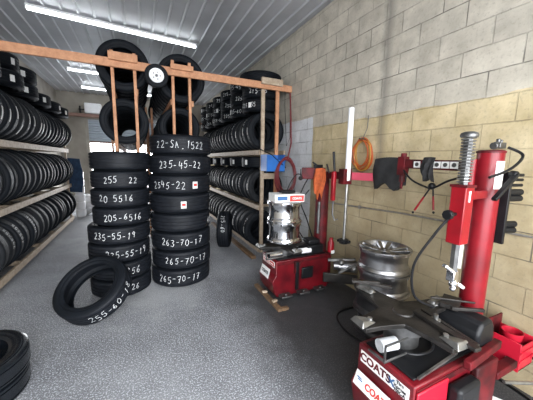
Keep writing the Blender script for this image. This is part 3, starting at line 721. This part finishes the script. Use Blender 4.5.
# hoses of the machine
def bez(p,n=24):
    p=[Vector(a) for a in p]; out=[]
    P=[p[0]]+p+[p[-1]]
    for i in range(1,len(P)-2):
        for k in range(n//(len(p)-1)+1):
            t=k/(n//(len(p)-1)+1); a,b,c,d=P[i-1],P[i],P[i+1],P[i+2]
            out.append(.5*((2*b)+(c-a)*t+(2*a-5*b+4*c-d)*t*t+(3*b-a-3*c+d)*t**3))
    out.append(p[-1]); return out
put(MB().tube(bez([(1.93,2.80,1.42),(1.84,2.85,1.15),(1.95,2.83,.85),(2.03,2.80,.60)],36),.008),'air_line','black',m1)
put(MB().tube(bez([(1.90,2.82,1.40),(1.78,2.86,1.44),(1.66,2.88,1.20),(1.74,2.88,.90),(1.90,2.80,.60)],44),.007),'air_line','black',m1)
put(MB().tube(bez([(1.70,2.90,.60),(1.66,2.95,.85),(1.80,2.92,1.0),(1.97,2.84,1.25)],36),.007),'air_line','black',m1)
put(MB().cyl((2.00,2.66,.72),(2.00,2.66,1.12),.018,n=14).cyl((2.00,2.66,.86),(2.00,2.66,.98),.022,n=14),'pressure_gauge_tube','darksteel',m1)
put(MB().bb(1.80,2.04,2.58,2.80,.49,.60).bb(1.83,2.0,2.60,2.76,.60,.66),'motor_cover','black',m1,.015)
# bead breaker on the near right of the body
put(MB().rings([((2.12,2.545,.50),.04),((2.12,2.545,.62),.04),((2.12,2.545,.645),.022),((2.12,2.545,.68),.022)],18),'oil_bottle','red',m1,label='red oiler bottle')
put(MB().bb(2.095,2.145,2.50,2.506,.49,.53),'bottle_tag','paper',m1)
put(MB().cyl((2.14,2.42,.36),(2.30,2.30,.36),.065,n=24).cyl((2.10,2.45,.36),(2.14,2.42,.36),.05,n=24).cyl((2.30,2.30,.36),(2.32,2.285,.36),.07,n=24),'breaker_cylinder','alloy',m1,.004)
put(MB().bar((2.05,2.50,.42),(2.30,2.30,.46),.04,.03).bar((2.10,2.36,.30),(2.26,2.24,.42),.03,.025).ball((2.14,2.36,.42),.04,12).ball((2.25,2.26,.36),.045,12),'breaker_arm','steel',m1,.003)
put(MB().bar((2.0,2.52,.20),(2.33,2.28,.20),.03,.12),'breaker_shoe','grease',m1,.01)
# pallet under it
t=empty('wooden_skid',(1.33,2.62,0),'low wooden skid of old planks under the near edge of the farther red machine','skid')
for a in((1.29,1.34,2.34,3.0,0,.035),): MB().bb(*a).build('plank','crate',t,t.location,bevel=.003)
MB().bb(1.342,1.42,2.34,2.385,0,.03).build('plank','crate',t,t.location,bevel=.003)
MB().box((1.325,2.50,.046),(.06,.035,.02),rz=.3).build('wedge','palewood',t,t.location,bevel=.003)
MB().box((1.315,2.74,.046),(.06,.035,.02),rz=-.2).build('wedge','palewood',t,t.location,bevel=.003)
# chrome wheels on the table
r1=rim((1.565,2.75,.785),.215,.235,'lower of the two chrome wheels on the table of the farther machine','chrome wheels on the farther machine','chrome',name='chrome_wheel')
r2=rim((1.56,2.75,1.021),.21,.232,'upper chrome wheel on the farther machine, under the parts box','chrome wheels on the farther machine','chrome',name='chrome_wheel')
cb=Vector((1.565,2.72,1.139)); t=empty('parts_box',cb,'white cardboard parts box with red and dark print lying on the chrome wheels','box')
MB().box((1.565,2.72,1.186),(.36,.24,.092),rz=R(-9)).build('carton','paper',t,cb,bevel=.004)
mbx=Matrix.Rotation(R(-9),3,'Z')
def onbox(dx,w,z0,z1,mat,nm,d=.0015):
    cc=Vector((1.565,2.72,0))+mbx@Vector((dx,-.121,0)); return MB().box((cc.x,cc.y,(z0+z1)/2),(w,d*2,z1-z0),rz=R(-9)).build(nm,mat,t,cb,smooth=0)
onbox(-.09,.12,1.166,1.211,'blueink','print_panel'); onbox(.085,.17,1.151,1.221,'redink','print_panel')
m=Matrix.Translation(Vector((1.565,2.72,1.186))+mbx@Vector((.085,-.1245,0))-cb)@Matrix.Rotation(R(-9),4,'Z')@Matrix.Rotation(PI/2,4,'X')
text_mesh('COATS',.035,'paper',t,m)
mb=MB().tube(bez([(1.48,2.68,1.251),(1.56,2.64,1.254),(1.66,2.70,1.25),(1.60,2.80,1.25),(1.50,2.76,1.25)],30),.016); tag(mb.build('black_strap','black',None,(1.56,2.7,1.23)),'black rubber strap lying on top of the white parts box','strap')
# rag on the far machine
def cloth(name,top,w,h,mat,label,axis,thick=.03,seed=1,taper=.3,n=14,k=10):
    rnd=random.Random(seed); ax=Vector(axis).normalized(); nr=Vector((-ax.y,ax.x,0)); top=Vector(top); vs=[];fs=[]
    ph=[rnd.uniform(0,6) for _ in range(3)]
    for sgn in(1,-1):
        for j in range(n+1):
            t=j/n
            for i in range(k+1):
                u=i/k-.5
                ww=w*(1-taper*abs(t-.35)*1.2)
                q=top+ax*(u*ww+.01*math.sin(4*t+ph[0]))+Vector((0,0,-h*t*(1-.25*abs(math.sin(5*u+ph[1]))*t)-.05*w*(4*u*u)))
                q+=nr*(sgn*thick*(.35+.65*min(1,2*t))*math.cos(u*PI)*.8+.012*math.sin(14*u+3*t+ph[2])*min(1,3*t)+sgn*.004)
                vs.append(q)
    N=(n+1)*(k+1)
    for s in(0,1):
        for j in range(n):
            for i in range(k):
                a=s*N+j*(k+1)+i; fs.append((a,a+1,a+k+2,a+k+1) if s==0 else (a,a+k+1,a+k+2,a+1))
    for j in range(n):
        for i in(0,k):
            a=j*(k+1)+i; b=a+k+1; fs.append((a,b,N+b,N+a))
    for i in range(k):
        for j in(0,n):
            a=j*(k+1)+i; fs.append((a,a+1,N+a+1,N+a))
    return tag(MB().add(vs,fs).build(name,mat,None,top,smooth=60),label,'rag')
cloth('orange_rag',(1.985,2.66,1.53),.15,.40,'orangerag','crumpled orange rag hanging from the slide of the farther machine',(1,-.5,0),.035,4,.5)
cloth('black_rag',(2.26,1.88,1.66),.36,.33,'blackrag','black cloth draped over the end of the pinkish arm by the block wall',(.25,-1,0),.075,9,.15)
# ---- near machine
c2=Vector((1.58,.93,0)); m2=empty('tyre_changer',c2,'red tyre changing machine nearest the camera, with a bare greasy turntable','tyre changer','tyre changing machines')
X0=1.19
changer_body(m2,X0,1.92,.74,1.115,.50,.05)
pl=sideplate(m2,'name_plate',X0-.003,.925,.435,.325,.072,0,'paper'); pl['label']='white name plate with red and blue lettering'
text_mesh('COATS',.066,'darkred',pl,side_matrix(c2,X0-.0075,.98,.435),'lettering')
text_mesh('X',.06,'blueink',pl,side_matrix(c2,X0-.0075,.868,.432),'lettering')
text_mesh('Tire\nXpress',.026,'blackink',pl,side_matrix(c2,X0-.0075,.815,.447),'lettering')
text_mesh('70X-A',.026,'blackink',pl,side_matrix(c2,X0-.0075,.815,.410),'lettering')
lp=sideplate(m2,'warning_label',X0-.032,.955,.30,.28,.085,R(-22),'paper'); lp['label']='white tilted label with red and blue print'
text_mesh('COATS',.05,'redink',lp,side_matrix(c2,X0-.038,.93,.298,R(-22)),'lettering')
for k in range(3): sideplate(m2,'warning_print',X0-.037+.012*(k-1)*.6,1.05,.325-.022*k,.035,.006,R(-22),'blueink',.001,lp)
sideplate(m2,'warning_print',X0-.0365,.855,.30,.04,.04,R(-22),'blueink',.001,lp)
put(MB().bb(X0+.01,X0+.26,.725,.738,.06,.47),'front_panel','plasticred',m2,.006)
put(MB().bb(1.46,1.66,.665,.738,.10,.43),'rubber_pad','black',m2,.02)
put(MB().bb(1.68,1.90,.70,.738,.12,.46),'front_panel','darkred',m2,.01)
for i in range(3): put(MB().bb(1.25+i*.24,1.38+i*.24,.62,.738,.06,.085),'foot_pedal','darksteel',m2,.006)
put(MB().bar((1.24,.76,.517),(1.62,.79,.519),.012,.012),'tyre_lever','steel',m2)
put(MB().tube(bez([(1.30,1.02,.52),(1.36,.88,.53),(1.50,.86,.53),(1.60,.95,.525),(1.52,1.05,.52)],40),.008),'air_line','black',m2)
TX,TY,TZ=1.44,1.02,.665
table(m2,TX,TY,TZ,.345,R(-3))
put(MB().cyl((1.175,.955,.59),(1.28,.935,.59),.036,n=24),'clamp_cylinder','whitedirty',m2,label='white air cylinder with faint blue print')
put(MB().bb(1.14,1.32,.885,.893,.54,.55).bb(1.14,1.32,.885,.893,.632,.642).bb(1.14,1.15,.885,.893,.54,.642).bb(1.14,1.155,.89,1.0,.54,.55),'guard_frame','darksteel',m2,.002)
put(MB().cyl((1.52,.87,.69),(1.52,.87,.712),.028,n=6).cyl((1.52,.87,.712),(1.52,.87,.74),.013,n=8),'spindle_nut','steel',m2)
put(MB().bar((1.50,.98,.705),(1.46,.62,.705),.045,.02).bar((1.56,.98,.70),(1.50,.64,.70),.02,.02),'slide_bar','grease',m2,.003)
put(MB().bar((1.62,1.25,.71),(1.42,1.44,.73),.03,.02).bar((1.38,1.40,.74),(1.55,1.30,.74),.02,.02),'slide_bar','grease',m2,.003)
# gearbox cover behind the table
put(MB().prism([(1.74,.52),(1.90,.52),(1.90,.64),(1.86,.70),(1.76,.69),(1.72,.62)],.74,1.06,1),'gear_cover','black',m2,.02)
put(MB().bar((1.70,1.02,.735),(1.90,.86,.73),.012,.012).bar((1.72,.90,.715),(1.88,.80,.715),.02,.02).box((1.80,.95,.712),(.16,.10,.03),rz=.4),'tool_tray','grease',m2,.003)
put(MB().bar((1.55,.70,.53),(1.93,.73,.53),.04,.05),'side_bracket','darkred',m2,.006)
put(MB().bb(1.92,2.16,.70,.76,.30,.35),'rear_bracket','darkred',m2,.006)
put(MB().cyl((1.72,.60,.45),(2.00,.52,.40),.009,n=10),'grease_rod','steel',m2)
# column
CX,CY=2.00,.93
column(m2,CX,CY,.50,1.675,.071,'colred')
lb=patch(.0715,R(-128),R(-58),0,.17)
for v in lb.v: v+=Vector((CX,CY,1.455))
put(lb,'column_label','paper',m2,label='white decal wrapped round the column')
put(MB().cyl((1.950,1.005,1.33),(1.950,1.005,1.635),.036,n=24),'side_cylinder','red',m2)
put(MB().cyl((1.950,1.005,1.42),(1.950,1.005,1.45),.0372,n=24),'cylinder_band','paper',m2)
put(MB().box((1.945,1.01,1.09),(.008,.04,.38),rz=.4),'scale_strip','paper',m2,label='long pale strip beside the column')
# top valve
put(MB().box((2.01,.90,1.72),(.07,.05,.035)).cyl((1.95,.90,1.715),(1.975,.90,1.72),.022,n=12).cyl((2.0,.9,1.735),(2.0,.9,1.76),.012,n=10).cyl((2.03,.9,1.735),(2.035,.9,1.755),.01,n=10),'top_valve','darksteel',m2,.004)
put(MB().tube(bez([(2.05,.87,1.71),(2.07,.80,1.66),(1.95,.80,1.58),(1.80,.83,1.53)],30),.008),'air_line','black',m2)
put(MB().bar((2.04,.805,1.545),(1.86,.82,1.40),.03,.02).cyl((2.04,.80,1.545),(2.045,.835,1.55),.022,n=12),'lock_handle','black',m2,.005)
# swing arm and vertical slide
SX,SY=1.61,.858
put(MB().bar((1.96,.92,1.42),(SX,SY,1.43),.05,.05),'swing_arm','red',m2,.006)
mb=MB().bb(SX-.04,SX+.04,SY-.04,SY+.04,1.16,1.485)
put(mb,'slide_housing','red',m2,.006)
put(MB().bb(SX-.046,SX+.046,SY-.046,SY+.046,1.478,1.492),'housing_top','darkred',m2,.003)
put(MB().cyl((SX,SY,.95),(SX,SY,1.74),.022,n=6),'hex_shaft','darksteel',m2,smooth=20)
pts=[]; turns=15
for i in range(turns*14+1):
    a=2*PI*i/14; pts.append((SX+.030*math.cos(a),SY+.030*math.sin(a),1.50+.245*i/(turns*14)))
put(MB().tube(pts,.0048,6),'spring','steel',m2)
put(MB().rings([((SX,SY,1.745),.040),((SX,SY,1.757),.043),((SX,SY,1.768),.038),((SX,SY,1.775),.024)],28),'shaft_cap','darksteel',m2)
put(MB().cyl((SX-.10,SY+.0,1.33),(SX-.04,SY,1.33),.010,n=10).cyl((SX-.12,SY,1.33),(SX-.095,SY,1.33),.028,n=8),'lock_knob','black',m2,.003)
put(MB().bb(SX-.012,SX+.0,SY-.044,SY-.04,1.40,1.46),'housing_mark','paper',m2)
# mount head
mh=MB().box((SX,SY,.965),(.045,.045,.06)).bar((SX-.055,SY+.02,1.03),(SX+.01,SY-.01,.98),.03,.02)
mh.ball((SX,SY-.012,.925),.030,12,(1.1,.8,1)).bar((SX+.01,SY-.02,.93),(SX+.035,SY-.05,.905),.026,.02).ball((SX-.02,SY-.02,.90),.018,10)
put(mh,'mount_head','chrome',m2,.004,'chrome duck-bill mount head')
# hanging hose from the slide
put(MB().tube(bez([(SX-.045,SY+.03,1.30),(1.52,.93,1.20),(1.47,1.0,1.0),(1.50,1.0,.80),(1.62,.95,.72)],44),.0075),'air_line','black',m2)
# helper arm along the wall
A=Vector((2.06,1.00,1.59)); B=Vector((2.10,1.60,1.60))
put(MB().bar(A,B,.05,.075),'helper_arm','darkred',m2,.005)
hx=at(405,165,0,2.1)
put(MB().cyl((2.10,1.62,1.44),(2.10,1.62,1.69),.024,n=16).bb(2.07,2.13,1.585,1.655,1.50,1.66).cyl((2.10,1.62,1.38),(2.10,1.62,1.44),.012,n=10),'arm_end','darkred',m2,.005)
for k,y in enumerate((1.165,1.23,1.295,1.465)):
    ax=2.06+.04*(y-1.0)/.6-.027
    st=put(MB().bb(ax-.001,ax+.002,y-.029,y+.029,1.570,1.620),'pictogram_sticker','paper',m2,label='white square sticker with a round mark')
    put(MB().cyl((ax-.003,y,1.596),(ax,y,1.596),.016,n=12),'pictogram','darksteel',m2,parent=st)
# strap over the arm and the levers hanging from it
o=cloth('black_glove',(2.055,1.36,1.655),.10,.20,'blackrag','dark work glove hanging over the arm between its white stickers',(0,-1,0),.035,12,.2); o['category']='glove'
t=empty('tyre_lever',(2.06,1.34,1.42),'pair of red and black pliers-like levers hanging under the arm of the nearer machine','tool')
for p,qn in(((2.06,1.33,1.42),(2.05,1.45,1.20)),((2.06,1.31,1.42),(2.05,1.28,1.23))):
    p=Vector(p); qn=Vector(qn); md=p.lerp(qn,.35)
    MB().cyl(p,md,.006,n=10).build('shank','black',t,t.location)
    MB().cyl(md,qn.lerp(md,.15),.007,.008,n=10).build('grip','red',t,t.location); MB().ball(qn,.010,10).build('tip','black',t,t.location)
MB().ball((2.06,1.32,1.43),.028,12).build('pivot','black',t,t.location)
tag(MB().tube(bez([(2.08,1.61,1.56),(2.06,1.50,1.47),(2.05,1.36,1.42),(2.05,1.30,1.42),(2.06,1.20,1.48),(2.02,1.02,1.54)],50),.008).build('black_cable','black',None,(2.06,1.3,1.45)),'black cable sagging below the arm with the white stickers','cable')
# rack of bars right of the column
t=m2
put(MB().bb(2.075,2.10,.84,.92,1.10,1.56),'bar_holder','black',m2,.004)
for k,z in enumerate((1.54,1.51,1.475,1.43,1.39,1.22,1.18)):
    r=.010 if k<3 else .021
    put(MB().cyl((2.095,.885,z),(2.24-(.02 if k>4 else 0),.85,z),r,n=14),'socket_bar','black',m2)
# tool tray hung on the wall side
cb=Vector((2.26,.80,.25)); t=empty('parts_tray',cb,'red plastic parts tray with a red cup at the right edge behind the machine','tray')
x0,x1,y0,y1,z0,z1=2.17,2.36,.70,.90,.27,.46
mb=MB().bb(x0,x1,y0,y1,z0,z0+.01).bb(x0,x0+.008,y0,y1,z0,z1).bb(x1-.008,x1,y0,y1,z0,z1).bb(x0,x1,y0,y0+.008,z0,z1-.02)
mb.build('tray','plasticred',t,cb,bevel=.003)
MB().bb(x0-.01,x1+.01,y1-.008,y1+.004,z0,z1+.07).build('back_panel','darkred',t,cb,bevel=.003)
MB().bb(x0+.0,x1,y0-.006,y0,.33,.345).bb(x0,x1,y0-.006,y0,.39,.405).build('ribs','plasticred',t,cb)
MB().lathe([(.038,0),(.06,.17),(.056,.17),(.034,.008),(.003,.008),(.003,0)],32,True,(2.27,.79,z0+.04)).build('cup','plasticred',t,cb)
MB().box((x0-.003,.74,.31),(.003,.06,.05)).build('sticker','paper',t,cb)
MB().bb(x0,x0+.02,.90,.96,.30,.34).bb(2.05,x0+.02,.95,.97,.30,.34).build('hanger','darkred',t,cb)
# paper and hoses on the floor under the tray
p=tag(MB().box((2.07,.60,.004),(.36,.30,.004),rz=.5).build('paper_sheet','paper',None,(2.07,.60,0)),'crumpled white sheet of paper on the floor below the red tray','paper')
for k,(pts,lb) in enumerate((([(2.36,.95,.02),(2.30,.80,.06),(2.20,.60,.10),(2.10,.52,.06),(1.95,.50,.02)],'black hose looped on the floor below the red tray'),([(2.38,.70,.30),(2.34,.60,.32),(2.25,.50,.25),(2.30,.42,.10),(2.38,.40,.02)],'black hose hanging at the right edge beside the red tray'))):
    tag(MB().tube(bez(pts,36),.011).build('black_hose','black',None,pts[0]),lb,'hose')
tag(MB().tube(bez([(2.30,2.05,.012),(1.98,2.08,.012),(1.80,2.0,.012),(1.72,1.75,.012),(1.80,1.45,.012),(1.95,1.3,.012),(2.2,1.35,.012)],60),.011).build('air_hose','black',None,(1.8,1.8,0)),'black air hose lying on the dark floor between the two machines','hose')
# ------------------------------------------------------------------ light
w=bpy.data.worlds.new('sky'); S.world=w; w.use_nodes=True; bg=w.node_tree.nodes['Background']
bg.inputs[0].default_value=(.93,.96,1.0,1); bg.inputs[1].default_value=13.5
def portal(x0,x1,y,z0,z1,sgn):
    l=bpy.data.lights.new('daylight_portal','AREA'); l.shape='RECTANGLE'; l.size=x1-x0; l.size_y=z1-z0; l.cycles.is_portal=True
    o=bpy.data.objects.new('daylight_portal',l); COL.objects.link(o); o.location=((x0+x1)/2,y,(z0+z1)/2); o.rotation_euler=(R(90)*sgn,0,0)
portal(-1.9,2.2,YF-.1,0,3.3,1); portal(DX0,DX1,YB+.1,0,2.1,-1)
S.view_settings.view_transform='Standard'; S.view_settings.look='None'; S.view_settings.gamma=1; S.view_settings.use_curve_mapping=False
S.view_settings.exposure=0.0
